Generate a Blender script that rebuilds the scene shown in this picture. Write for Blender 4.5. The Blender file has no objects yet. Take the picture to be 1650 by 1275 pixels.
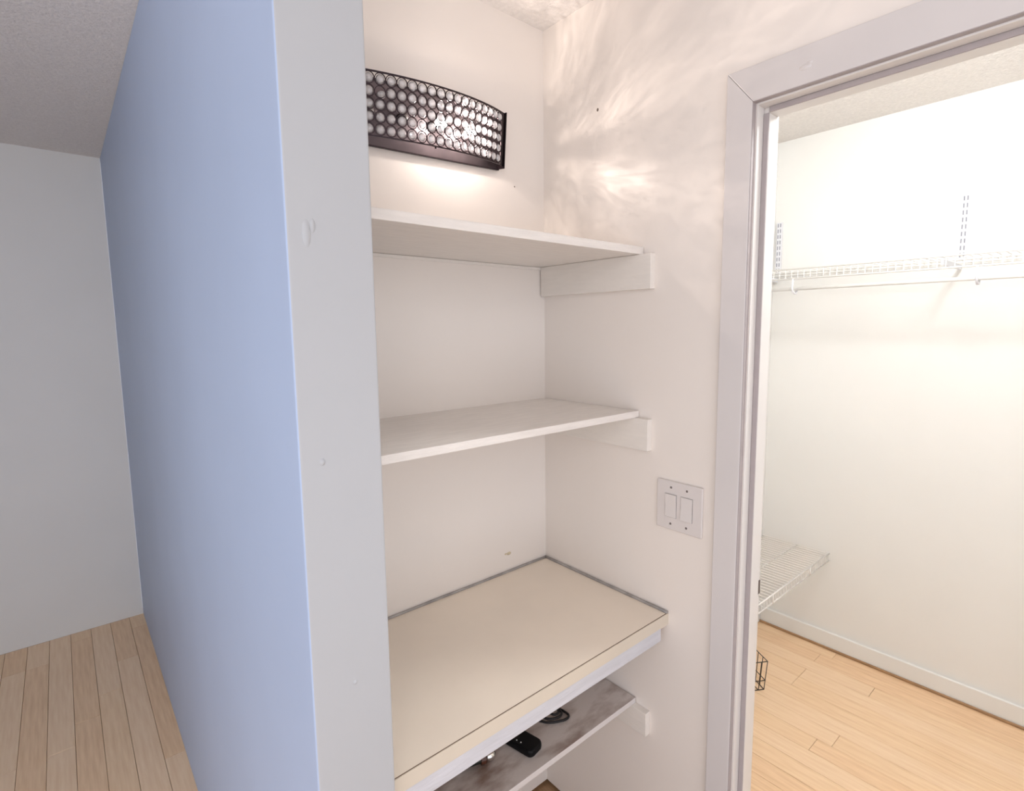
import bpy, bmesh, math, random
from mathutils import Vector, Matrix
random.seed(4)
PI = math.pi
COL = bpy.context.scene.collection
scn = bpy.context.scene

# ------------------------------------------------------------------ camera
cam_d = bpy.data.cameras.new('camera'); cam = bpy.data.objects.new('camera', cam_d); COL.objects.link(cam)
Fv = Vector((0.65096918, 0.75058314, -0.11341993)); Rv = Vector((0.75469044, -0.65600824, -0.00977348)); Uv = Vector((0.08174022, 0.0792347, 0.99349907))
M = Matrix.Identity(4)
for i in range(3):
    M[i][0] = Rv[i]; M[i][1] = Uv[i]; M[i][2] = -Fv[i]
M[0][3], M[1][3], M[2][3] = -1.1634, -1.24273, 1.56605
cam.matrix_world = M
cam_d.sensor_fit = 'HORIZONTAL'; cam_d.sensor_width = 36
cam_d.lens = 862.215 * 36 / 1650
cam_d.shift_x = -20.5 / 1650; cam_d.shift_y = -11 / 1650
cam_d.clip_start = 0.02
scn.camera = cam

# ------------------------------------------------------------------ world, exposure
w = bpy.data.worlds.new('daylight'); scn.world = w; w.use_nodes = True
bg = w.node_tree.nodes['Background']
bg.inputs[0].default_value = (0.90, 0.92, 1.0, 1); bg.inputs[1].default_value = 1.58
vs = scn.view_settings
vs.view_transform = 'Standard'; vs.look = 'None'; vs.gamma = 1; vs.use_curve_mapping = False
vs.exposure = 0.08

BULB_W = 3.3          # each lit bulb of the vanity light
CLOSET_W = 24.5       # ceiling light of the walk-in closet
FILL_W = 7.5          # added fill light on the camera side, no fixture seen

def light(name, kind, loc, energy, color, size=0.1, rot=None):
    d = bpy.data.lights.new(name, kind); d.energy = energy; d.color = color
    if kind == 'AREA': d.shape = 'DISK'; d.size = size
    else: d.shadow_soft_size = size
    o = bpy.data.objects.new(name, d); COL.objects.link(o); o.location = loc
    if rot: o.rotation_euler = rot
    return o
light('closet_lamp_light', 'POINT', (0.50, -1.0, 2.30), CLOSET_W, (0.97, 0.985, 0.985), 0.10)
light('room_fill_light', 'POINT', (-1.75, -1.75, 2.25), FILL_W, (1.0, 0.96, 0.93), 0.14)  # unseen lamp, added to brighten the alcove from the front

# ------------------------------------------------------------------ materials
def mat(name, color, rough=0.5, metal=0.0, noise=0.0, nscale=40, bump=0.0, bscale=80, color2=None, spec=0.5, stretch=None, lo=0.35, hi=0.65):
    m = bpy.data.materials.new(name); m.use_nodes = True
    nt = m.node_tree; b = nt.nodes['Principled BSDF']
    b.inputs['Base Color'].default_value = (*color, 1); b.inputs['Roughness'].default_value = rough
    b.inputs['Metallic'].default_value = metal; b.inputs['Specular IOR Level'].default_value = spec
    tc = nt.nodes.new('ShaderNodeTexCoord'); src = tc.outputs['Object']
    if stretch:
        mp = nt.nodes.new('ShaderNodeMapping'); mp.inputs['Scale'].default_value = stretch
        nt.links.new(src, mp.inputs[0]); src = mp.outputs[0]
    if noise or color2:
        n = nt.nodes.new('ShaderNodeTexNoise'); n.inputs['Scale'].default_value = nscale; n.inputs['Detail'].default_value = 5
        nt.links.new(src, n.inputs['Vector'])
        r = nt.nodes.new('ShaderNodeValToRGB')
        c2 = color2 if color2 else tuple(c * (1 - noise) for c in color)
        r.color_ramp.elements[0].position = lo; r.color_ramp.elements[1].position = hi
        r.color_ramp.elements[0].color = (*c2, 1); r.color_ramp.elements[1].color = (*color, 1)
        nt.links.new(n.outputs['Fac'], r.inputs[0]); nt.links.new(r.outputs[0], b.inputs['Base Color'])
    if bump:
        n2 = nt.nodes.new('ShaderNodeTexNoise'); n2.inputs['Scale'].default_value = bscale; n2.inputs['Detail'].default_value = 4
        nt.links.new(src, n2.inputs['Vector'])
        bp = nt.nodes.new('ShaderNodeBump'); bp.inputs['Strength'].default_value = bump; bp.inputs['Distance'].default_value = 0.004
        nt.links.new(n2.outputs['Fac'], bp.inputs['Height']); nt.links.new(bp.outputs[0], b.inputs['Normal'])
    return m
m_wall = mat('cream_wall_paint', (0.89, 0.825, 0.765), 0.42, noise=0.02, nscale=3, bump=0.10, bscale=30)
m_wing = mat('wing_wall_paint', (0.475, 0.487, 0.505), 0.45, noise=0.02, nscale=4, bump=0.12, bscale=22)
m_blue = mat('pale_blue_wall', (0.43, 0.52, 0.70), 0.5, noise=0.03, nscale=3, bump=0.06, bscale=30)
m_closet = mat('white_closet_paint', (0.88, 0.88, 0.86), 0.55, noise=0.02, nscale=3, bump=0.05, bscale=30)
m_ceil = mat('popcorn_ceiling', (0.84, 0.80, 0.77), 0.9, noise=0.08, nscale=90, bump=1.0, bscale=110)
m_casing = mat('gloss_trim_paint', (0.71, 0.67, 0.655), 0.3, noise=0.02, nscale=6, bump=0.06, bscale=25)
m_jamb = mat('jamb_paint', (0.78, 0.745, 0.715), 0.3, bump=0.05, bscale=25)
m_shelf = mat('painted_shelf_board', (0.87, 0.82, 0.77), 0.38, noise=0.07, nscale=14, bump=0.25, bscale=60, stretch=(1, 7, 7))
m_cleat = mat('painted_cleat', (0.87, 0.82, 0.76), 0.38, noise=0.03, nscale=14, bump=0.15, bscale=60, stretch=(7, 1, 7))
m_lam = mat('cream_laminate', (0.90, 0.80, 0.68), 0.35, noise=0.05, nscale=5, bump=0.03, bscale=200)
m_lamedge = mat('cream_laminate_edge', (0.72, 0.64, 0.53), 0.35, noise=0.05, nscale=9)
m_strip = mat('bluish_white_strip', (0.66, 0.66, 0.70), 0.4, noise=0.10, nscale=16, bump=0.3, bscale=50, stretch=(0.6, 4, 4))
m_seam = mat('brown_seam', (0.13, 0.075, 0.045), 0.6, noise=0.1)
m_caulk = mat('grey_caulk', (0.44, 0.41, 0.39), 0.5, noise=0.35, nscale=30, bump=0.4, bscale=90)
m_crack = mat('dark_paint_crack', (0.22, 0.17, 0.14), 0.8, noise=0.2)
m_stain = mat('stained_shelf_paint', (0.62, 0.56, 0.53), 0.5, color2=(0.24, 0.16, 0.125), nscale=9, bump=0.25, bscale=50, stretch=(1, 2.2, 2), lo=0.30, hi=0.58)
m_plate = mat('white_plastic', (0.76, 0.71, 0.685), 0.25, noise=0.01)
m_rocker = mat('rocker_plastic', (0.78, 0.735, 0.71), 0.2, noise=0.01)
m_screw = mat('tarnished_screw', (0.20, 0.17, 0.16), 0.4, metal=0.6, noise=0.1)
m_bronze = mat('dark_bronze_metal', (0.042, 0.028, 0.032), 0.38, metal=0.75, noise=0.2, nscale=60)
m_bplate = mat('polished_bronze_plate', (0.15, 0.122, 0.13), 0.30, metal=0.8, noise=0.08, nscale=30)
m_socket = mat('socket_plastic', (0.05, 0.04, 0.04), 0.5, noise=0.1)
m_black = mat('black_plastic', (0.003, 0.003, 0.004), 0.5, spec=0.2, noise=0.2, nscale=60)
m_cable = mat('black_rubber', (0.010, 0.008, 0.009), 0.5, noise=0.2)
m_chrome = mat('chrome', (0.75, 0.73, 0.70), 0.15, metal=1.0, noise=0.05)
m_brown = mat('brown_enamel', (0.10, 0.035, 0.018), 0.3, noise=0.3, nscale=50)
m_olive = mat('dark_olive_metal', (0.05, 0.055, 0.045), 0.35, metal=0.5, noise=0.3, nscale=60)
m_wire = mat('white_vinyl_wire', (0.90, 0.885, 0.86), 0.3, noise=0.02)
m_dwire = mat('dark_wire', (0.10, 0.08, 0.07), 0.35, metal=0.6, noise=0.2)
m_slot = mat('slot_shadow', (0.30, 0.31, 0.36), 0.6, noise=0.1)
m_track = mat('white_steel_track', (0.80, 0.81, 0.86), 0.35, noise=0.02)
m_brown_wood = mat('brown_wood', (0.42, 0.25, 0.13), 0.4, noise=0.2, nscale=30, stretch=(6, 1, 6))
m_white = mat('white_print', (0.7, 0.7, 0.7), 0.5, noise=0.02)
m_shade = mat('mauve_grey_shade', (0.42, 0.37, 0.37), 0.6, noise=0.05)  # shade colour for the stop front and the casing gap
m_spot = mat('yellowed_patch', (0.70, 0.60, 0.42), 0.6, noise=0.2, nscale=200)
def wood(name, c1, c2):
    return mat(name, c1, 0.32, color2=c2, nscale=6, bump=0.05, bscale=20, stretch=(14, 1, 4), lo=0.3, hi=0.7)
m_oak = [wood('oak_light', (0.96, 0.71, 0.47), (0.84, 0.575, 0.345)), wood('oak_mid', (0.95, 0.68, 0.44), (0.80, 0.53, 0.31)), wood('oak_pale', (0.97, 0.73, 0.50), (0.87, 0.61, 0.385))]

def crystal_material():
    m = bpy.data.materials.new('cut_crystal'); m.use_nodes = True; nt = m.node_tree
    for n in list(nt.nodes): nt.nodes.remove(n)
    out = nt.nodes.new('ShaderNodeOutputMaterial')
    tr = nt.nodes.new('ShaderNodeBsdfTransparent'); tr.inputs[0].default_value = (0.93, 0.93, 0.95, 1)
    tl = nt.nodes.new('ShaderNodeBsdfTranslucent'); tl.inputs[0].default_value = (0.93, 0.92, 0.93, 1)
    df = nt.nodes.new('ShaderNodeBsdfDiffuse'); df.inputs[0].default_value = (0.95, 0.93, 0.93, 1)
    gl = nt.nodes.new('ShaderNodeBsdfGlossy'); gl.inputs[0].default_value = (0.95, 0.95, 0.97, 1); gl.inputs[1].default_value = 0.08
    m1 = nt.nodes.new('ShaderNodeMixShader'); m1.inputs[0].default_value = 0.5
    nt.links.new(tl.outputs[0], m1.inputs[1]); nt.links.new(df.outputs[0], m1.inputs[2])
    m2 = nt.nodes.new('ShaderNodeMixShader'); m2.inputs[0].default_value = 0.42
    nt.links.new(m1.outputs[0], m2.inputs[1]); nt.links.new(tr.outputs[0], m2.inputs[2])
    fr = nt.nodes.new('ShaderNodeFresnel'); fr.inputs[0].default_value = 1.9
    m3 = nt.nodes.new('ShaderNodeMixShader')
    nt.links.new(fr.outputs[0], m3.inputs[0]); nt.links.new(m2.outputs[0], m3.inputs[1]); nt.links.new(gl.outputs[0], m3.inputs[2])
    nt.links.new(m3.outputs[0], out.inputs[0]); return m
m_crystal = crystal_material()
def bulb_material(on):
    m = bpy.data.materials.new('bulb_lit' if on else 'bulb_unlit'); m.use_nodes = True; nt = m.node_tree
    for n in list(nt.nodes): nt.nodes.remove(n)
    out = nt.nodes.new('ShaderNodeOutputMaterial')
    tr = nt.nodes.new('ShaderNodeBsdfTransparent'); ad = nt.nodes.new('ShaderNodeAddShader')
    if on:
        em = nt.nodes.new('ShaderNodeEmission'); em.inputs[0].default_value = (1, 0.97, 0.93, 1); em.inputs[1].default_value = 9
    else:
        em = nt.nodes.new('ShaderNodeBsdfGlossy'); em.inputs[0].default_value = (0.06, 0.06, 0.06, 1); em.inputs[1].default_value = 0.05
    nt.links.new(tr.outputs[0], ad.inputs[0]); nt.links.new(em.outputs[0], ad.inputs[1]); nt.links.new(ad.outputs[0], out.inputs[0])
    return m
m_bulb_on, m_bulb_off = bulb_material(True), bulb_material(False)

# ------------------------------------------------------------------ helpers
def obj(name, bm, m, parent=None, smooth=False, bevel=0.0, seg=2):
    me = bpy.data.meshes.new(name); bm.to_mesh(me); bm.free()
    for x in (m if isinstance(m, (list, tuple)) else [m]): me.materials.append(x)
    if smooth: me.polygons.foreach_set('use_smooth', [True] * len(me.polygons))
    o = bpy.data.objects.new(name, me); COL.objects.link(o)
    if parent: o.parent = parent
    if bevel:
        b = o.modifiers.new('bevel', 'BEVEL'); b.width = bevel; b.segments = seg; b.limit_method = 'ANGLE'; b.angle_limit = 0.6
    return o
def bx(bm, x0, x1, y0, y1, z0, z1):
    vs_ = [bm.verts.new(p) for p in ((x0,y0,z0),(x1,y0,z0),(x1,y1,z0),(x0,y1,z0),(x0,y0,z1),(x1,y0,z1),(x1,y1,z1),(x0,y1,z1))]
    fs = []
    for f in ((0,3,2,1),(4,5,6,7),(0,1,5,4),(2,3,7,6),(1,2,6,5),(3,0,4,7)): fs.append(bm.faces.new([vs_[i] for i in f]))
    return fs
def box(name, r, m, parent=None, bevel=0.0, seg=2):
    bm = bmesh.new(); bx(bm, *r); return obj(name, bm, m, parent, bevel=bevel, seg=seg)
def tube(bm, pts, r, n=8, closed=False, cap=True):
    pts = [Vector(p) for p in pts]; rings = []; N = len(pts); up = None
    for i, p in enumerate(pts):
        if closed: t = pts[(i+1) % N] - pts[i-1]
        else: t = pts[min(i+1, N-1)] - pts[max(i-1, 0)]
        t.normalize()
        if up is None: up = Vector((0,0,1)) if abs(t.z) < 0.9 else Vector((1,0,0))
        a = t.cross(up).normalized(); b = a.cross(t).normalized(); up = b
        rr = r[i] if isinstance(r, (list, tuple)) else r
        rings.append([bm.verts.new(p + a*math.cos(2*PI*k/n)*rr + b*math.sin(2*PI*k/n)*rr) for k in range(n)])
    for i in range(N if closed else N-1):
        A, B = rings[i], rings[(i+1) % N]
        for k in range(n): bm.faces.new((A[k], A[(k+1) % n], B[(k+1) % n], B[k]))
    if cap and not closed:
        bm.faces.new(rings[0]); bm.faces.new(rings[-1][::-1])
def tubeobj(name, pts, r, m, parent=None, n=8, closed=False):
    bm = bmesh.new(); tube(bm, pts, r, n, closed); bmesh.ops.recalc_face_normals(bm, faces=bm.faces); return obj(name, bm, m, parent, smooth=True)
def lathe(bm, prof, n=16, mtx=None):
    rings = []
    for r, z in prof:
        if r < 1e-6: rings.append([bm.verts.new((0,0,z))])
        else: rings.append([bm.verts.new((r*math.cos(2*PI*k/n), r*math.sin(2*PI*k/n), z)) for k in range(n)])
    for A, B in zip(rings, rings[1:]):
        for k in range(n):
            a = [A[k % len(A)], A[(k+1) % len(A)], B[(k+1) % len(B)], B[k % len(B)]]
            u = []
            for v in a:
                if v not in u: u.append(v)
            if len(u) > 2: bm.faces.new(u)
    if mtx: bmesh.ops.transform(bm, matrix=mtx, verts=bm.verts)
    bmesh.ops.recalc_face_normals(bm, faces=bm.faces)
def tag(o, label, cat, group=None):
    o['label'] = label; o['category'] = cat
    if group: o['group'] = group
    return o
def thing(name, label, cat, loc=(0,0,0), group=None):
    o = bpy.data.objects.new(name, None); COL.objects.link(o); o.location = loc; o.empty_display_size = 0.05
    return tag(o, label, cat, group)
def struct(o, label=None):
    o['kind'] = 'structure'
    if label: o['label'] = label
    return o
def rel(r, L):     # world box -> local to a thing at L
    return (r[0]-L[0], r[1]-L[0], r[2]-L[1], r[3]-L[1], r[4]-L[2], r[5]-L[2])

# ------------------------------------------------------------------ setting
CH = 2.4408                                     # ceiling height
XL0, XL1, YW = -0.928, -0.8065, -0.4991         # wing wall
XC = 1.55                                       # closet far wall
DY, DZ = -0.6621, 2.0362                        # door opening corner (casing inner edge)
DY2 = -1.385
# left wing wall: its hall side is coloured pale blue
bm = bmesh.new(); fs = bx(bm, XL0, XL1, YW, 2.30, 0, CH)
fs[5].material_index = 1
wl = struct(obj('wall_left', bm, [m_wing, m_blue], bevel=0.0035, seg=3), 'grey-white end of a stub wall whose left side is pale blue')
wb = struct(box('wall_back', (XL1, XC + 0.1, 0.0, 0.12, 0, CH), m_wall))
bm = bmesh.new()
bx(bm, 0, 0.10, DY - 0.003, 0.0, 0, CH); bx(bm, 0, 0.10, DY2, DY - 0.003, DZ + 0.003, CH); bx(bm, 0, 0.10, -2.4, DY2, 0, CH)
wr = struct(obj('wall_right', bm, m_wall), 'cream side wall with shelves, light switch and closet doorway')
struct(box('wall_closet_far', (XC, XC + 0.1, -2.1, 0.0, 0, CH), m_closet), 'bright white far wall of the closet')
struct(box('wall_closet_side', (0.10, XC + 0.1, -2.2, -2.1, 0, CH), m_closet))
struct(box('wall_closet_left', (0.10, XC, -0.012, 0.0, 0, CH), m_closet))
struct(box('wall_hall_end', (-3.0, XL0, 2.30, 2.40, 0, CH), m_closet))
struct(box('wall_hall_side', (-2.50, -2.40, 0.3, 2.30, 0, CH), m_closet))
struct(box('ceiling', (-3.0, XC + 0.1, -2.6, 2.4, CH, CH + 0.08), m_ceil), 'white popcorn textured ceiling')
fl = struct(box('floor', (-3.0, XC + 0.1, -2.6, 2.4, -0.06, -0.013), m_brown_wood), 'honey oak plank floor')
# planks run towards the back wall; one mesh per length, shared
PW = 0.082; meshes = {}
def plank_mesh(L, k):
    key = (L, k)
    if key not in meshes:
        bm = bmesh.new(); bx(bm, 0, PW - 0.0012, 0, L - 0.0012, -0.013, 0)
        bmesh.ops.bevel(bm, geom=[e for e in bm.edges if e.verts[0].co.z > -0.001 and e.verts[1].co.z > -0.001], offset=0.0008, segments=1, affect='EDGES')
        me = bpy.data.meshes.new('plank'); bm.to_mesh(me); bm.free(); me.materials.append(m_oak[k]); meshes[key] = me
    return meshes[key]
x = XC - PW; row = 0
while x > -2.45:
    closet = x > 0.0
    y = -2.1 if closet else (-2.55 if x < -0.9 else (0.2 if x < XL0 else None))
    yend = 0.0 if closet else 2.3
    if y is not None:
        first = True
        while y < yend - 0.01:
            L = random.choice([0.35, 0.6, 0.85]) if first else random.choice([0.75, 0.95, 1.15, 1.35]); first = False
            L = round(min(L, yend - y), 2)
            if L < 0.02: break
            p = bpy.data.objects.new('plank', plank_mesh(L, random.randrange(3))); COL.objects.link(p)
            p.parent = fl; p.location = (x, y, random.uniform(-0.0004, 0.0002)); y += L
    x -= PW
# baseboard inside the closet
bb = struct(box('baseboard_closet', (XC - 0.014, XC, -2.1, -0.012, 0.004, 0.085), m_closet, bevel=0.004))
box('base_strip', (XC - 0.022, XC - 0.014, -2.1, -0.012, 0.0, 0.012), m_brown_wood, bb, bevel=0.003)  # thin brown strip along the foot of the baseboard
bb2 = struct(box('baseboard_closet_side', (0.10, XC - 0.022, -0.026, -0.012, 0.004, 0.085), m_closet, bevel=0.004))
# small marks on the walls
def mark(parent, name, c, axis, r, m, squash=1.0, h=0.0012):
    bm = bmesh.new(); lathe(bm, [(0, h), (r*0.6, h*0.9), (r, 0)], 10)
    rot = {'x': Matrix.Rotation(-PI/2, 4, 'Y'), 'y': Matrix.Rotation(PI/2, 4, 'X')}[axis]
    bmesh.ops.transform(bm, matrix=Matrix.Translation(c) @ rot @ Matrix.Diagonal((1, squash, 1, 1)), verts=bm.verts)
    return obj(name, bm, m, parent, smooth=True)
mark(wr, 'nail_hole', (0, -0.2166, 2.155), 'x', 0.0045, m_crack, 0.8)
mark(wb, 'nail_hole', (-0.1176, 0, 1.9763), 'y', 0.0022, m_crack)
mark(wb, 'paint_chip', (-0.1575, 0, 0.8676), 'y', 0.009, m_spot, 0.6)
mark(wb, 'paint_chip', (-0.170, 0, 0.8690), 'y', 0.005, m_spot, 0.6)
for (cx, cz, r, s) in ((-0.9015, 1.694, 0.006, 3.2), (-0.893, 1.705, 0.004, 2.5), (-0.8965, 1.3808, 0.004, 1.4), (-0.8648, 1.0333, 0.0035, 1)):
    mark(wl, 'filler_spot', (cx, YW, cz), 'y', r, m_wing, s, 0.0022)

# ------------------------------------------------------------------ doorway
dr = struct(bpy.data.objects.new('door_1', None), 'white painted door frame with mitred flat casing'); COL.objects.link(dr)
CW = 0.0595; ct = 0.015
def prism(name, poly, x0, x1, m, parent, bevel=0.002):
    bm = bmesh.new(); A = [bm.verts.new((x0, y, z)) for y, z in poly]; B = [bm.verts.new((x1, y, z)) for y, z in poly]
    bm.faces.new(A); bm.faces.new(B[::-1]); n = len(poly)
    for i in range(n): bm.faces.new((A[i], B[i], B[(i+1) % n], A[(i+1) % n]))
    bmesh.ops.recalc_face_normals(bm, faces=bm.faces); return obj(name, bm, m, parent, bevel=bevel)
HW = 0.0733
prism('casing', [(DY + CW, 0.002), (DY + CW, DZ + HW), (DY, DZ), (DY, 0.002)], -ct, 0, m_casing, dr)
prism('casing', [(DY + CW - 0.0006, DZ + HW), (DY2 - CW, DZ + HW), (DY2, DZ), (DY - 0.0006, DZ)], -ct, 0, m_casing, dr)
prism('casing', [(DY2, 0.002), (DY2, DZ), (DY2 - CW, DZ + HW), (DY2 - CW, 0.002)], -ct, 0, m_casing, dr)
JY = DY - 0.005; JZ = DZ - 0.005
box('jamb', (-0.0005, 0.10, JY, DY - 0.0031, 0.0, DZ), m_jamb, dr, bevel=0.0012)
box('jamb', (-0.0005, 0.10, DY2 + 0.0002, DY2 + 0.006, 0.0, DZ), m_jamb, dr, bevel=0.0012)
box('jamb', (-0.0005, 0.10, DY2 + 0.006, JY, JZ, DZ + 0.0029), m_jamb, dr, bevel=0.0012)
SX0, SX1, SD = 0.030, 0.068, 0.012
box('door_stop', (SX0, SX1, JY - SD, JY, 0.0, JZ - SD), m_jamb, dr, bevel=0.001)
box('door_stop', (SX0, SX1, DY2 + 0.006, DY2 + 0.006 + SD, 0.0, JZ - SD), m_jamb, dr, bevel=0.001)
box('door_stop', (SX0, SX1, DY2 + 0.006, JY, JZ - SD, JZ), m_jamb, dr, bevel=0.001)
sp = box('strike_plate', (0.086, 0.1010, JY - 0.0016, JY, 0.905, 0.940), m_screw, dr, bevel=0.0006); 
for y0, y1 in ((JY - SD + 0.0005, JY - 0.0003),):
    box('stop_shade', (SX0 - 0.004, SX0, y0, y1, 0.0, JZ - SD), m_shade, dr, bevel=0.001)['label'] = 'mauve grey strip standing for shade on the door stop'  # darker strip paints the shade on the front of the stop
box('stop_shade', (SX0 - 0.004, SX0, DY2 + 0.02, JY - SD, JZ - SD + 0.0005, JZ - 0.0003), m_shade, dr, bevel=0.001)
box('gap_shade', (-ct + 0.001, -0.0006, DY - 0.0012, DY + 0.0001, 0.0, DZ), m_shade, dr)  # dark line paints the shade in the gap beside the casing
box('gap_shade', (-ct + 0.001, -0.0006, DY2 + 0.02, DY, DZ - 0.0012, DZ + 0.0001), m_shade, dr)
sp['label'] = 'dark metal strike plate'
mark(dr, 'paint_drip', (-ct, -0.7672, 2.0678), 'x', 0.006, m_casing, 2.0, 0.003)
mark(dr, 'paint_drip', (-ct, -0.775, 2.074), 'x', 0.004, m_casing, 1.6, 0.002)

# ------------------------------------------------------------------ counter
L = (-0.403, -0.237, 0.74)
ctr = thing('counter', 'cream laminate counter with a bluish white strip along its front edge, at waist height', 'counter', L)
box('counter_top', rel((XL1, 0, -0.4715, 0, 0.775, 0.810), L), m_lam, ctr)
box('front_band', rel((XL1, 0.0, -0.4745, -0.4727, 0.779, 0.8095), L), m_lamedge, ctr)
box('edge_seam', rel((XL1, 0.0, -0.4727, -0.4715, 0.779, 0.8103), L), m_seam, ctr)['label'] = 'thin brown seam line'
box('front_strip', rel((XL1, -0.030, -0.4735, -0.452, 0.742, 0.779), L), m_strip, ctr, bevel=0.002)['label'] = 'bluish white painted wooden strip'
box('substrate', rel((XL1, -0.004, -0.452, -0.0, 0.757, 0.775), L), m_shelf, ctr)
tubeobj('caulk_bead', [(XL1 - L[0] + i*(-XL1 - 0.004)/14, -0.004 - L[1], 0.8125 - L[2] + random.uniform(-.0006, .0006)) for i in range(15)], 0.0036, m_caulk, ctr, 8)
tubeobj('caulk_bead', [(-0.0045 - L[0], -0.002 - i*0.4715/12 - L[1], 0.8125 - L[2] + random.uniform(-.0006, .0006)) for i in range(13)], 0.0042, m_caulk, ctr, 8)

# ------------------------------------------------------------------ shelves and cleats
def shelf(z, d, th, label, m, x1=-0.0022, front=m_shelf):
    LL = (-0.403, -d/2, z - th)
    o = box('shelf', rel((XL1, x1, -d, 0, z - th, z), LL), m, None, bevel=0.0012); o.location = LL
    tag(o, label, 'shelf', 'painted board shelves in the alcove'); return o
s_top = shelf(1.7700, 0.3785, 0.0195, 'white board shelf directly under the crystal wall light, highest in the alcove', m_shelf)
s_mid = shelf(1.3417, 0.3711, 0.0175, 'white board shelf halfway between the top shelf and the laminate counter', m_shelf)
s_low = shelf(0.5140, 0.3740, 0.0160, 'stained scuffed board shelf below the counter, holding the black remote', m_stain)
s_low.data.materials.append(m_casing)
for p in s_low.data.polygons:
    if p.normal.y < -0.9: p.material_index = 1
def cleat(ztop, h, d, label):
    LL = (-0.0105, -d/2, ztop - h)
    o = box('shelf_cleat', rel((-0.0195, 0, -d, -0.004, ztop - h, ztop), LL), m_cleat, None, bevel=0.0012); o.location = LL
    tag(o, label, 'wall cleat', 'wooden cleats on the side wall under the shelves'); return o
cleat(1.7500, 0.0885, 0.4135, 'white wooden cleat on the side wall supporting the top shelf, just below the wall light')
cleat(1.3236, 0.0845, 0.4120, 'white wooden cleat on the side wall under the middle shelf, above the light switch height')
cleat(0.4978, 0.0690, 0.4215, 'white wooden cleat end under the stained lowest shelf')
for z, nm in ((1.7505, 0),):
    o = box('shelf_ledger', (XL1, -0.0195, -0.005, 0, z - 0.009, z - 0.0005), m_cleat, None, bevel=0.001)
    tag(o, ['thin painted strip along the back wall under the top shelf', 'thin painted strip along the back wall under the middle shelf'][nm], 'wall strip')

# ------------------------------------------------------------------ light switch
LS = (0, -0.5015, 1.1065)
sw = thing('light_switch', 'white double rocker light switch plate on the side wall beside the door casing', 'light switch', LS)
bm = bmesh.new(); bx(bm, -0.0065, 0, -0.0665, 0.0665, -0.0645, 0.0645)
pl = obj('switch_plate', bm, m_plate, sw, bevel=0.004, seg=3)
for k, yc in enumerate((0.023, -0.023)):
    box('rocker_frame', (-0.0071, -0.006, yc - 0.0172, yc + 0.0172, -0.0310, 0.0310), m_caulk, sw)
    bm = bmesh.new()
    s = 1 if k == 0 else -1
    pr = [(-0.0071, -0.0300), (-0.0090 - 0.0018*(s < 0), -0.0300), (-0.0086, 0), (-0.0090 - 0.0018*(s > 0), 0.0300), (-0.0071, 0.0300)]
    A = [bm.verts.new((a, yc - 0.0160, z)) for a, z in pr]; B = [bm.verts.new((a, yc + 0.0160, z)) for a, z in pr]
    bm.faces.new(A); bm.faces.new(B[::-1])
    for i in range(5): bm.faces.new((A[i], B[i], B[(i+1) % 5], A[(i+1) % 5]))
    bmesh.ops.recalc_face_normals(bm, faces=bm.faces)
    obj('rocker', bm, m_rocker, sw, bevel=0.0006)
    for z in (0.048, -0.048):
        bm = bmesh.new(); lathe(bm, [(0, 0.0016), (0.0022, 0.0013), (0.0032, 0)], 10)
        bmesh.ops.transform(bm, matrix=Matrix.Translation((-0.0065, yc, z)) @ Matrix.Rotation(-PI/2, 4, 'Y'), verts=bm.verts)
        obj('screw', bm, m_screw, sw, smooth=True)

# ------------------------------------------------------------------ crystal wall light
XC_, W_, YE, SG, ZC, HH, RA, TB = -0.4455, 0.2516, 0.0363, 0.0619, 2.0776, 0.1316, -0.0321, 0.1325
lamp = thing('wall_light', 'dark bronze vanity wall light with a bowed screen of round crystals above the top shelf', 'wall light')
lm = Matrix.Translation((XC_, 0, ZC)) @ Matrix.Rotation(RA, 4, 'Y') @ Matrix.Translation((0, 0, -HH/2)) @ Matrix.Rotation(TB, 4, 'X')
lamp.matrix_world = lm
RR = (W_*W_ + SG*SG)/(2*SG); HA = math.asin(W_/RR)
def arc(t, off=0.0):            # t = arc length from the middle; gives local x, depth
    a = t/RR; return (RR + off)*math.sin(a), YE + (RR + off)*math.cos(a) - (RR - SG)
LA = RR*HA
def strip(bm, t0, t1, z0, z1, thick, n=40):
    P = []
    for i in range(n+1):
        t = t0 + (t1 - t0)*i/n; a, d = arc(t); b, e = arc(t, -thick)
        P.append([bm.verts.new((a, -d, z0)), bm.verts.new((a, -d, z1)), bm.verts.new((b, -e, z1)), bm.verts.new((b, -e, z0))])
    for A, B in zip(P, P[1:]):
        for k in range(4): bm.faces.new((A[k], A[(k+1) % 4], B[(k+1) % 4], B[k]))
    bm.faces.new(P[0][::-1]); bm.faces.new(P[-1]); bmesh.ops.recalc_face_normals(bm, faces=bm.faces)
WX = W_ + 0.008
bm = bmesh.new(); bx(bm, -WX, WX, -0.006, -0.003, -0.008, HH + 0.004); obj('back_plate', bm, m_bplate, lamp)
box('back_flange', (-WX, WX, -0.013, -0.003, -0.0105, -0.008), m_bronze, lamp)
box('back_flange', (-WX, WX, -0.013, -0.003, HH + 0.004, HH + 0.0065), m_bronze, lamp)
box('end_panel', (W_ + 0.0055, WX, -YE - 0.002, -0.003, -0.008, HH + 0.004), m_bronze, lamp, bevel=0.0006)
box('end_panel', (-WX, -W_ - 0.0055, -YE - 0.002, -0.003, -0.008, HH + 0.004), m_bronze, lamp, bevel=0.0006)
box('wall_mount', (-0.055, 0.055, -0.004, 0.012, 0.035, 0.105), m_bronze, lamp, bevel=0.002)
for z0, z1 in ((-0.0015, 0.0015), (HH - 0.002, HH + 0.0015)):
    bm = bmesh.new(); strip(bm, -LA, LA, z0, z1, 0.003); obj('screen_rim', bm, m_bronze, lamp)
PIT = 0.02475; RP = (HH - 0.003)/5
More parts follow.
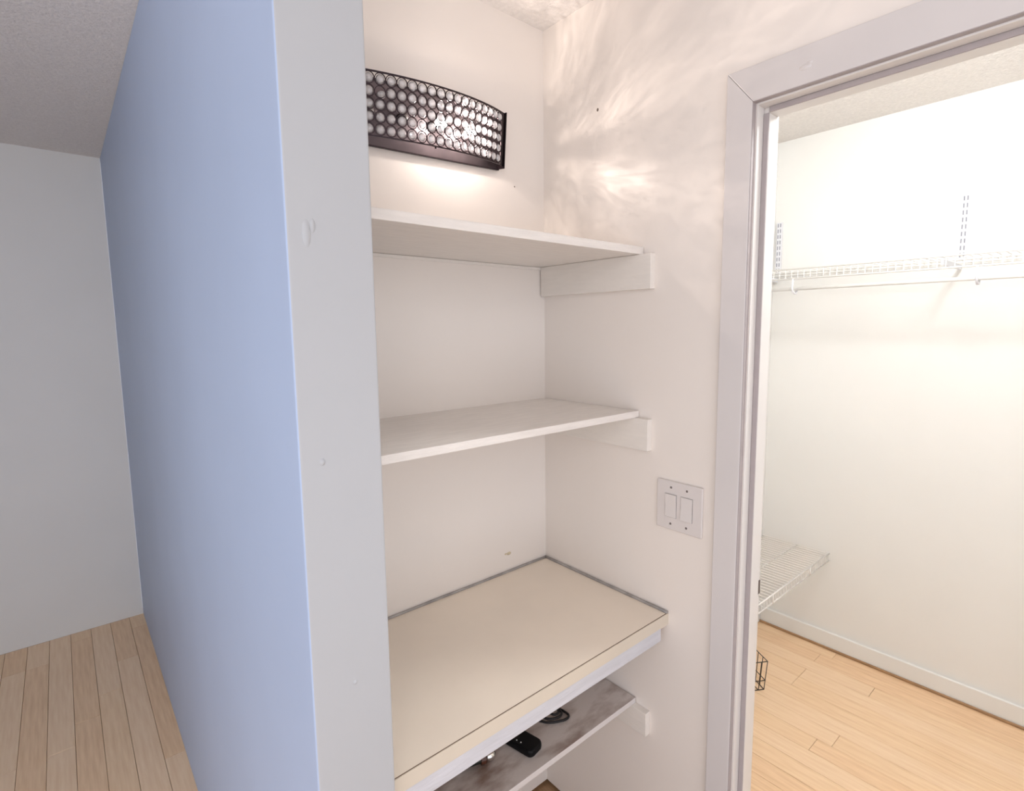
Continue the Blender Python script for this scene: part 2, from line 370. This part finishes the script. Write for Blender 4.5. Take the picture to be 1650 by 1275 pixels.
for s in (-1, 1):
    bm = bmesh.new(); strip(bm, s*(PIT*10 + 0.0005), s*(LA + 0.006), -0.0015, HH + 0.0015, 0.0018, 4); obj('end_strip', bm, m_bronze, lamp)
# ring and crystal meshes, shared by all hundred
bm = bmesh.new(); NR = 20; ring = []
for i in range(NR):
    a = 2*PI*i/NR; cx, cz = math.cos(a), math.sin(a)
    ring.append([bm.verts.new((cx*0.01285, -0.0012, cz*0.01315)), bm.verts.new((cx*0.01285, 0.0012, cz*0.01315)), bm.verts.new((cx*0.0112, 0.0012, cz*0.0114)), bm.verts.new((cx*0.0112, -0.0012, cz*0.0114))])
for i in range(NR):
    A, B = ring[i], ring[(i+1) % NR]
    for k in range(4): bm.faces.new((A[k], A[(k+1) % 4], B[(k+1) % 4], B[k]))
bmesh.ops.recalc_face_normals(bm, faces=bm.faces)
ring_me = bpy.data.meshes.new('ring'); bm.to_mesh(ring_me); bm.free(); ring_me.materials.append(m_bronze)
bm = bmesh.new(); lathe(bm, [(0, -0.0035), (0.007, -0.003), (0.0097, 0), (0.0078, 0.0032), (0.0040, 0.0052), (0, 0.0060)], 10, Matrix.Rotation(PI/2, 4, 'X'))
cry_me = bpy.data.meshes.new('crystal'); bm.to_mesh(cry_me); bm.free(); cry_me.materials.append(m_crystal)
for c in range(20):
    t = (c - 9.5)*PIT; a, d = arc(t, -0.0008); rz = t/RR
    for r in range(5):
        z = 0.0015 + RP*(r + 0.5)
        o = bpy.data.objects.new('ring', ring_me); COL.objects.link(o); o.parent = lamp; o.location = (a, -d, z); o.rotation_euler = (0, 0, rz)
        k = bpy.data.objects.new('crystal', cry_me); COL.objects.link(k); k.parent = o
        k.rotation_euler = (random.uniform(-.1, .1), random.uniform(0, .6), random.uniform(-.1, .1))
        if c == 4 and r == 3:
            k.location = (0.003, 0.002, -0.005); k.rotation_euler = (0.9, 0.4, 0.5); k['label'] = 'crystal knocked askew in its ring'
tubeobj('finial', [(0, -arc(0)[1] + 0.002, 0.0), (0, -arc(0)[1] + 0.002, -0.005)], 0.0022, m_bronze, lamp)
warm = (1.0, 0.86, 0.77)
for i, (xl, on) in enumerate(((-0.135, 0), (-0.045, 0), (0.045, 1), (0.135, 1))):
    s = tubeobj('bulb_socket', [(xl, -0.004, 0.066), (xl, -0.026, 0.066)], 0.011, m_socket, lamp, 14)
    bm = bmesh.new(); lathe(bm, [(0.006, 0), (0.011, 0.008), (0.0145, 0.018), (0.012, 0.030), (0.006, 0.038), (0, 0.041)], 16, Matrix.Translation((xl, -0.026, 0.066)) @ Matrix.Rotation(PI/2, 4, 'X'))
    b = obj('bulb', bm, m_bulb_on if on else m_bulb_off, lamp, smooth=True); b['label'] = 'lit clear bulb' if on else 'unlit clear bulb'
    if on:
        p = lm @ Vector((xl, -0.045, 0.066))
        lo = light('bulb_light', 'POINT', p, BULB_W, warm, 0.006)
        # the cut glass throws streaks of light sideways: the lamp's own output varies with direction
        d = lo.data; d.use_nodes = True; nt = d.node_tree; em = [n for n in nt.nodes if n.type == 'EMISSION'][0]
        ge = nt.nodes.new('ShaderNodeNewGeometry'); sx = nt.nodes.new('ShaderNodeSeparateXYZ'); nt.links.new(ge.outputs['Incoming'], sx.inputs[0])
        def mth(op, a, b_=None, c_=None):
            n = nt.nodes.new('ShaderNodeMath'); n.operation = op
            for j, v in enumerate((a, b_, c_)):
                if v is None: continue
                if isinstance(v, (int, float)): n.inputs[j].default_value = v
                else: nt.links.new(v, n.inputs[j])
            return n.outputs[0]
        nx = sx.outputs[0]; ny = mth('MULTIPLY', sx.outputs[1], -1.0); nz = sx.outputs[2]
        ax = mth('MAXIMUM', nx, 0.02)
        py = mth('DIVIDE', ny, ax); pz = mth('DIVIDE', nz, ax)        # position the ray has on a plane to its right
        phi = mth('ARCTAN2', mth('ADD', pz, 0.15), mth('ADD', py, 0.10))
        rad = mth('SQRT', mth('ADD', mth('MULTIPLY', py, py), mth('MULTIPLY', pz, pz)))
        cb = nt.nodes.new('ShaderNodeCombineXYZ'); nt.links.new(mth('MULTIPLY', phi, 5.0), cb.inputs[0]); nt.links.new(mth('MULTIPLY', rad, 1.2), cb.inputs[1]); cb.inputs[2].default_value = 3.7*i
        nz1 = nt.nodes.new('ShaderNodeTexNoise'); nz1.inputs['Scale'].default_value = 2.2; nz1.inputs['Detail'].default_value = 3.0; nz1.inputs['Distortion'].default_value = 1.0
        nt.links.new(cb.outputs[0], nz1.inputs['Vector'])
        rg = mth('POWER', mth('SUBTRACT', 1.0, mth('MULTIPLY', mth('ABSOLUTE', mth('SUBTRACT', nz1.outputs['Fac'], 0.5)), 5.0)), 3.0)
        rg = mth('MAXIMUM', rg, 0.0)
        mr = nt.nodes.new('ShaderNodeMapRange'); mr.inputs['From Min'].default_value = 0.40; mr.inputs['From Max'].default_value = 0.68; mr.inputs['To Min'].default_value = 0.60; mr.inputs['To Max'].default_value = 1.50
        nt.links.new(nz1.outputs['Fac'], mr.inputs['Value'])
        msk = nt.nodes.new('ShaderNodeMapRange'); msk.interpolation_type = 'SMOOTHSTEP'; msk.inputs['From Min'].default_value = 0.25; msk.inputs['From Max'].default_value = 0.5
        nt.links.new(nx, msk.inputs['Value'])
        wt = mth('MINIMUM', mth('ADD', 0.35, mth('MULTIPLY', mth('MAXIMUM', py, 0.0), 0.60)), 1.7)
        bk_ = nt.nodes.new('ShaderNodeMapRange'); bk_.interpolation_type = 'SMOOTHSTEP'; bk_.inputs['From Min'].default_value = -0.15; bk_.inputs['From Max'].default_value = 0.10
        nt.links.new(py, bk_.inputs['Value'])
        mk = mth('MULTIPLY', msk.outputs[0], bk_.outputs[0])
        side = mth('MULTIPLY', wt, mth('ADD', 0.62, mth('MULTIPLY', rg, 1.5)))
        st = mth('ADD', 0.17, mth('MULTIPLY', mk, mth('SUBTRACT', side, 0.17)))
        nt.links.new(st, em.inputs['Strength'])

# ------------------------------------------------------------------ things on the lowest shelf
ZS = 0.514
rm = thing('remote_control', 'black rounded remote control lying on the stained lowest shelf', 'remote control', (-0.364, -0.260, ZS))
rm.rotation_euler = (0, 0, 0.20)
def outline(inset):
    P = []
    for sx_, sy_, a0 in ((1, 1, 0), (-1, 1, 90), (-1, -1, 180), (1, -1, 270)):
        for k in range(6):
            a = math.radians(a0 + 18*k); P.append((sx_*(0.0265 - 0.015) + (0.015 - inset)*math.cos(a), sy_*(0.080 - 0.015) + (0.015 - inset)*math.sin(a)))
    return P
bm = bmesh.new(); prev = None
for z, ins in ((0.0004, 0.003), (0.003, 0.0008), (0.008, 0), (0.014, 0.0004), (0.018, 0.002), (0.0200, 0.005)):
    cur = [bm.verts.new((a, b, z)) for a, b in outline(ins)]
    if prev:
        for k in range(24): bm.faces.new((prev[k], prev[(k+1) % 24], cur[(k+1) % 24], cur[k]))
    else: bm.faces.new(cur[::-1])
    prev = cur
bm.faces.new(prev); obj('body', bm, m_black, rm)
for i, (bxp, byp) in enumerate(((-0.016, -0.013), (-0.0155, -0.026), (-0.015, -0.039))):
    bm = bmesh.new(); lathe(bm, [(0, 0.0012), (0.0016, 0.001), (0.0019, 0)], 8, Matrix.Translation((bxp, byp, 0.0200))); obj('indicator_dot', bm, m_white, rm)['label'] = 'tiny pale dot'
for i in range(6):
    bm = bmesh.new(); lathe(bm, [(0, 0.0014), (0.0040, 0.0012), (0.005, 0)], 10, Matrix.Translation(((-0.009 if i % 2 else 0.009), 0.020 + 0.018*(i//2), 0.0200))); obj('button', bm, m_cable, rm, smooth=True)
ctl = [(-0.2775, -0.24, 0.004), (-0.2728, -0.2596, 0.004), (-0.2571, -0.2842, 0.004), (-0.2309, -0.3, 0.004), (-0.2107, -0.3058, 0.004), (-0.1982, -0.2982, 0.004), (-0.1981, -0.2792, 0.004), (-0.1964, -0.258, 0.004), (-0.16, -0.2, 0.005), (-0.2, -0.15, 0.005), (-0.27, -0.16, 0.006), (-0.305, -0.21, 0.008), (-0.2668, -0.2581, 0.009), (-0.2516, -0.2809, 0.009), (-0.2294, -0.2914, 0.009), (-0.2132, -0.2871, 0.009), (-0.2053, -0.2719, 0.009), (-0.17, -0.2, 0.01), (-0.21, -0.165, 0.01), (-0.265, -0.18, 0.01), (-0.2403, -0.2667, 0.013), (-0.2352, -0.2807, 0.013), (-0.2228, -0.2824, 0.013), (-0.2144, -0.2739, 0.013), (-0.19, -0.21, 0.012), (-0.22, -0.13, 0.006), (-0.26, -0.06, 0.0045)]
pts = []
for i in range(len(ctl) - 1):          # smooth curve through the control points
    p0, p1, p2, p3 = (Vector(ctl[max(0, min(len(ctl) - 1, i + q))]) for q in (-1, 0, 1, 2))
    for q in range(5):
        t = q/5
        v = 0.5*((2*p1) + (p2 - p0)*t + (2*p0 - 5*p1 + 4*p2 - p3)*t*t + (3*p1 - p0 - 3*p2 + p3)*t*t*t)
        pts.append((v.x, v.y, v.z + ZS))
tag(tubeobj('coiled_cable', pts, 0.0031, m_cable, None, 8), 'thin black cable coiled in loops on the lowest shelf, deeper right of the remote', 'cable')
tp = thing('metal_cap_tool', 'small brown and silver metal piece on the lowest shelf left of the remote', 'metal tool', (-0.476, -0.268, ZS + 0.0142))
tp.rotation_euler = (0, PI/2, -0.3); tp.scale = (1.25, 1.25, 1.25)
bm = bmesh.new(); lathe(bm, [(0, 0.034), (0.005, 0.033), (0.0090, 0.028), (0.0105, 0.020), (0.0095, 0.013), (0.006, 0.012)], 18); obj('silver_cap', bm, m_chrome, tp, smooth=True)
bm = bmesh.new(); lathe(bm, [(0.006, 0.013), (0.0112, 0.012), (0.0112, 0.002), (0.006, 0.001)], 18); obj('brown_collar', bm, m_brown, tp, smooth=False)
bm = bmesh.new(); lathe(bm, [(0.0085, 0.003), (0.0085, -0.030), (0.006, -0.055), (0, -0.056)], 14); obj('dark_body', bm, m_olive, tp, smooth=True)

# ------------------------------------------------------------------ closet wire shelves
def bar(name, p, q, r, parent, m=m_wire, n=6):
    return tubeobj(name, [p, q], r, m, parent, n)
zl = 0.474
ws = thing('wire_shelf', 'low white wire shelf in the closet, seen just above the oak floor', 'wire shelf', (0.83, -0.17, zl), 'white wire closet shelves')
lo_ = lambda x, y, z: (x - 0.83, y + 0.17, z - zl)
X0, X1 = 0.104, XC - 0.002
for y, z, r in ((-0.335, zl, 0.0032), (-0.335, zl - 0.036, 0.0030), (-0.185, zl - 0.005, 0.0032), (-0.016, zl - 0.005, 0.0032)):
    bar('rail', lo_(X0, y, z), lo_(X1, y, z), r, ws, n=8)
bm = bmesh.new(); tube(bm, [(0, 0.319, 0), (0, 0.004, 0), (0, 0, -0.036)], 0.0018, 5); wm = bpy.data.meshes.new('wire'); bm.to_mesh(wm); bm.free(); wm.materials.append(m_wire)
x = X0 + 0.01
while x < X1:
    o = bpy.data.objects.new('wire', wm); COL.objects.link(o); o.parent = ws; o.location = lo_(x, -0.337, zl + 0.003); x += 0.0254
for x in (0.50, 0.95, 1.32):
    bar('lip_clip', lo_(x, -0.337, zl + 0.002), lo_(x, -0.337, zl - 0.038), 0.0035, ws)
zu = 1.805
us = thing('wire_shelf', 'high white wire shelf with hanging rod on the closet far wall', 'wire shelf', (1.40, -1.0, zu), 'white wire closet shelves')
up_ = lambda x, y, z: (x - 1.40, y + 1.0, z - zu)
for x, z, r in ((1.245, zu, 0.0036), (1.245, zu - 0.042, 0.0036), (1.395, zu - 0.004, 0.003), (1.532, zu - 0.004, 0.003)):
    bar('rail', up_(x, -0.014, z), up_(x, -2.095, z), r, us, n=8)
bm = bmesh.new(); tube(bm, [(0.291, 0, 0), (0.004, 0, 0), (0, 0, -0.042)], 0.0016, 5); wm2 = bpy.data.meshes.new('wire'); bm.to_mesh(wm2); bm.free(); wm2.materials.append(m_wire)
y = -0.025
while y > -2.09:
    o = bpy.data.objects.new('wire', wm2); COL.objects.link(o); o.parent = us; o.location = up_(1.243, y, zu + 0.003); y -= 0.0254
bar('hanging_rod', up_(1.272, -0.10, 1.722), up_(1.272, -2.09, 1.722), 0.0075, us, n=12)
def hook(y):
    P = [(1.245, y, zu - 0.042), (1.240, y, zu - 0.075), (1.245, y, 1.712), (1.262, y, 1.702), (1.280, y, 1.703), (1.288, y, 1.716)]
    tubeobj('rod_hook', [up_(*p) for p in P], 0.0045, m_track, us, 8)
for y in (-0.12, -0.235, -0.85, -1.45): hook(y)
for y in (-0.036, -0.75, -1.45):
    tk = thing('shelf_track', 'white slotted steel track on the closet wall ' + {-0.036: 'in the corner beside the doorway edge', -0.75: 'a little right of the corner track', -1.45: 'farthest from the corner'}[y], 'shelf track', (XC, y, 1.942), 'slotted tracks on the closet wall')
    box('channel', (-0.011, 0, -0.0125, 0.0125, -0.126, 0.12), m_track, tk, bevel=0.001)
    for k in range(9):
        for dy in (-0.0055, 0.0055):
            box('slot', (-0.0114, -0.0105, dy - 0.0022, dy + 0.0022, -0.118 + k*0.027, -0.101 + k*0.027), m_slot, tk)
    br = box('bracket_arm', (*(up_(1.248, y, 0)[0:1]), up_(1.538, y, 0)[0], y + 1.0 - 0.004, y + 1.0 + 0.004, -0.030, -0.011), m_track, us, bevel=0.001)

# dark wire basket on the closet floor
bk = thing('wire_basket', 'dark wire basket standing on the oak floor behind the door jamb', 'basket', (0.998, -0.168, 0.0))
bk.rotation_euler = (0, 0, -0.55)
hx, hy, hz = 0.085, 0.10, 0.135
for z, e in ((0.002, 0.92), (0.045, 0.95), (hz, 1.0)):
    tubeobj('basket_rim', [(-hx*e, -hy*e, z), (hx*e, -hy*e, z), (hx*e, hy*e, z), (-hx*e, hy*e, z)], 0.0022, m_dwire, bk, 6, closed=True)
for i in range(7):
    f = -1 + 2*i/6
    for (a, b) in ((f*hx, -hy), (f*hx, hy)): bar('basket_wire', (a*.92, b*.92, 0.002), (a, b, hz), 0.0017, bk, m_dwire, 5)
for i in range(1, 6):
    f = -1 + 2*i/6
    for (a, b) in ((-hx, f*hy), (hx, f*hy)): bar('basket_wire', (a*.92, b*.92, 0.002), (a, b, hz), 0.0017, bk, m_dwire, 5)
    bar('basket_wire', (f*hx*.92, -hy*.92, 0.002), (f*hx*.92, hy*.92, 0.002), 0.0017, bk, m_dwire, 5)
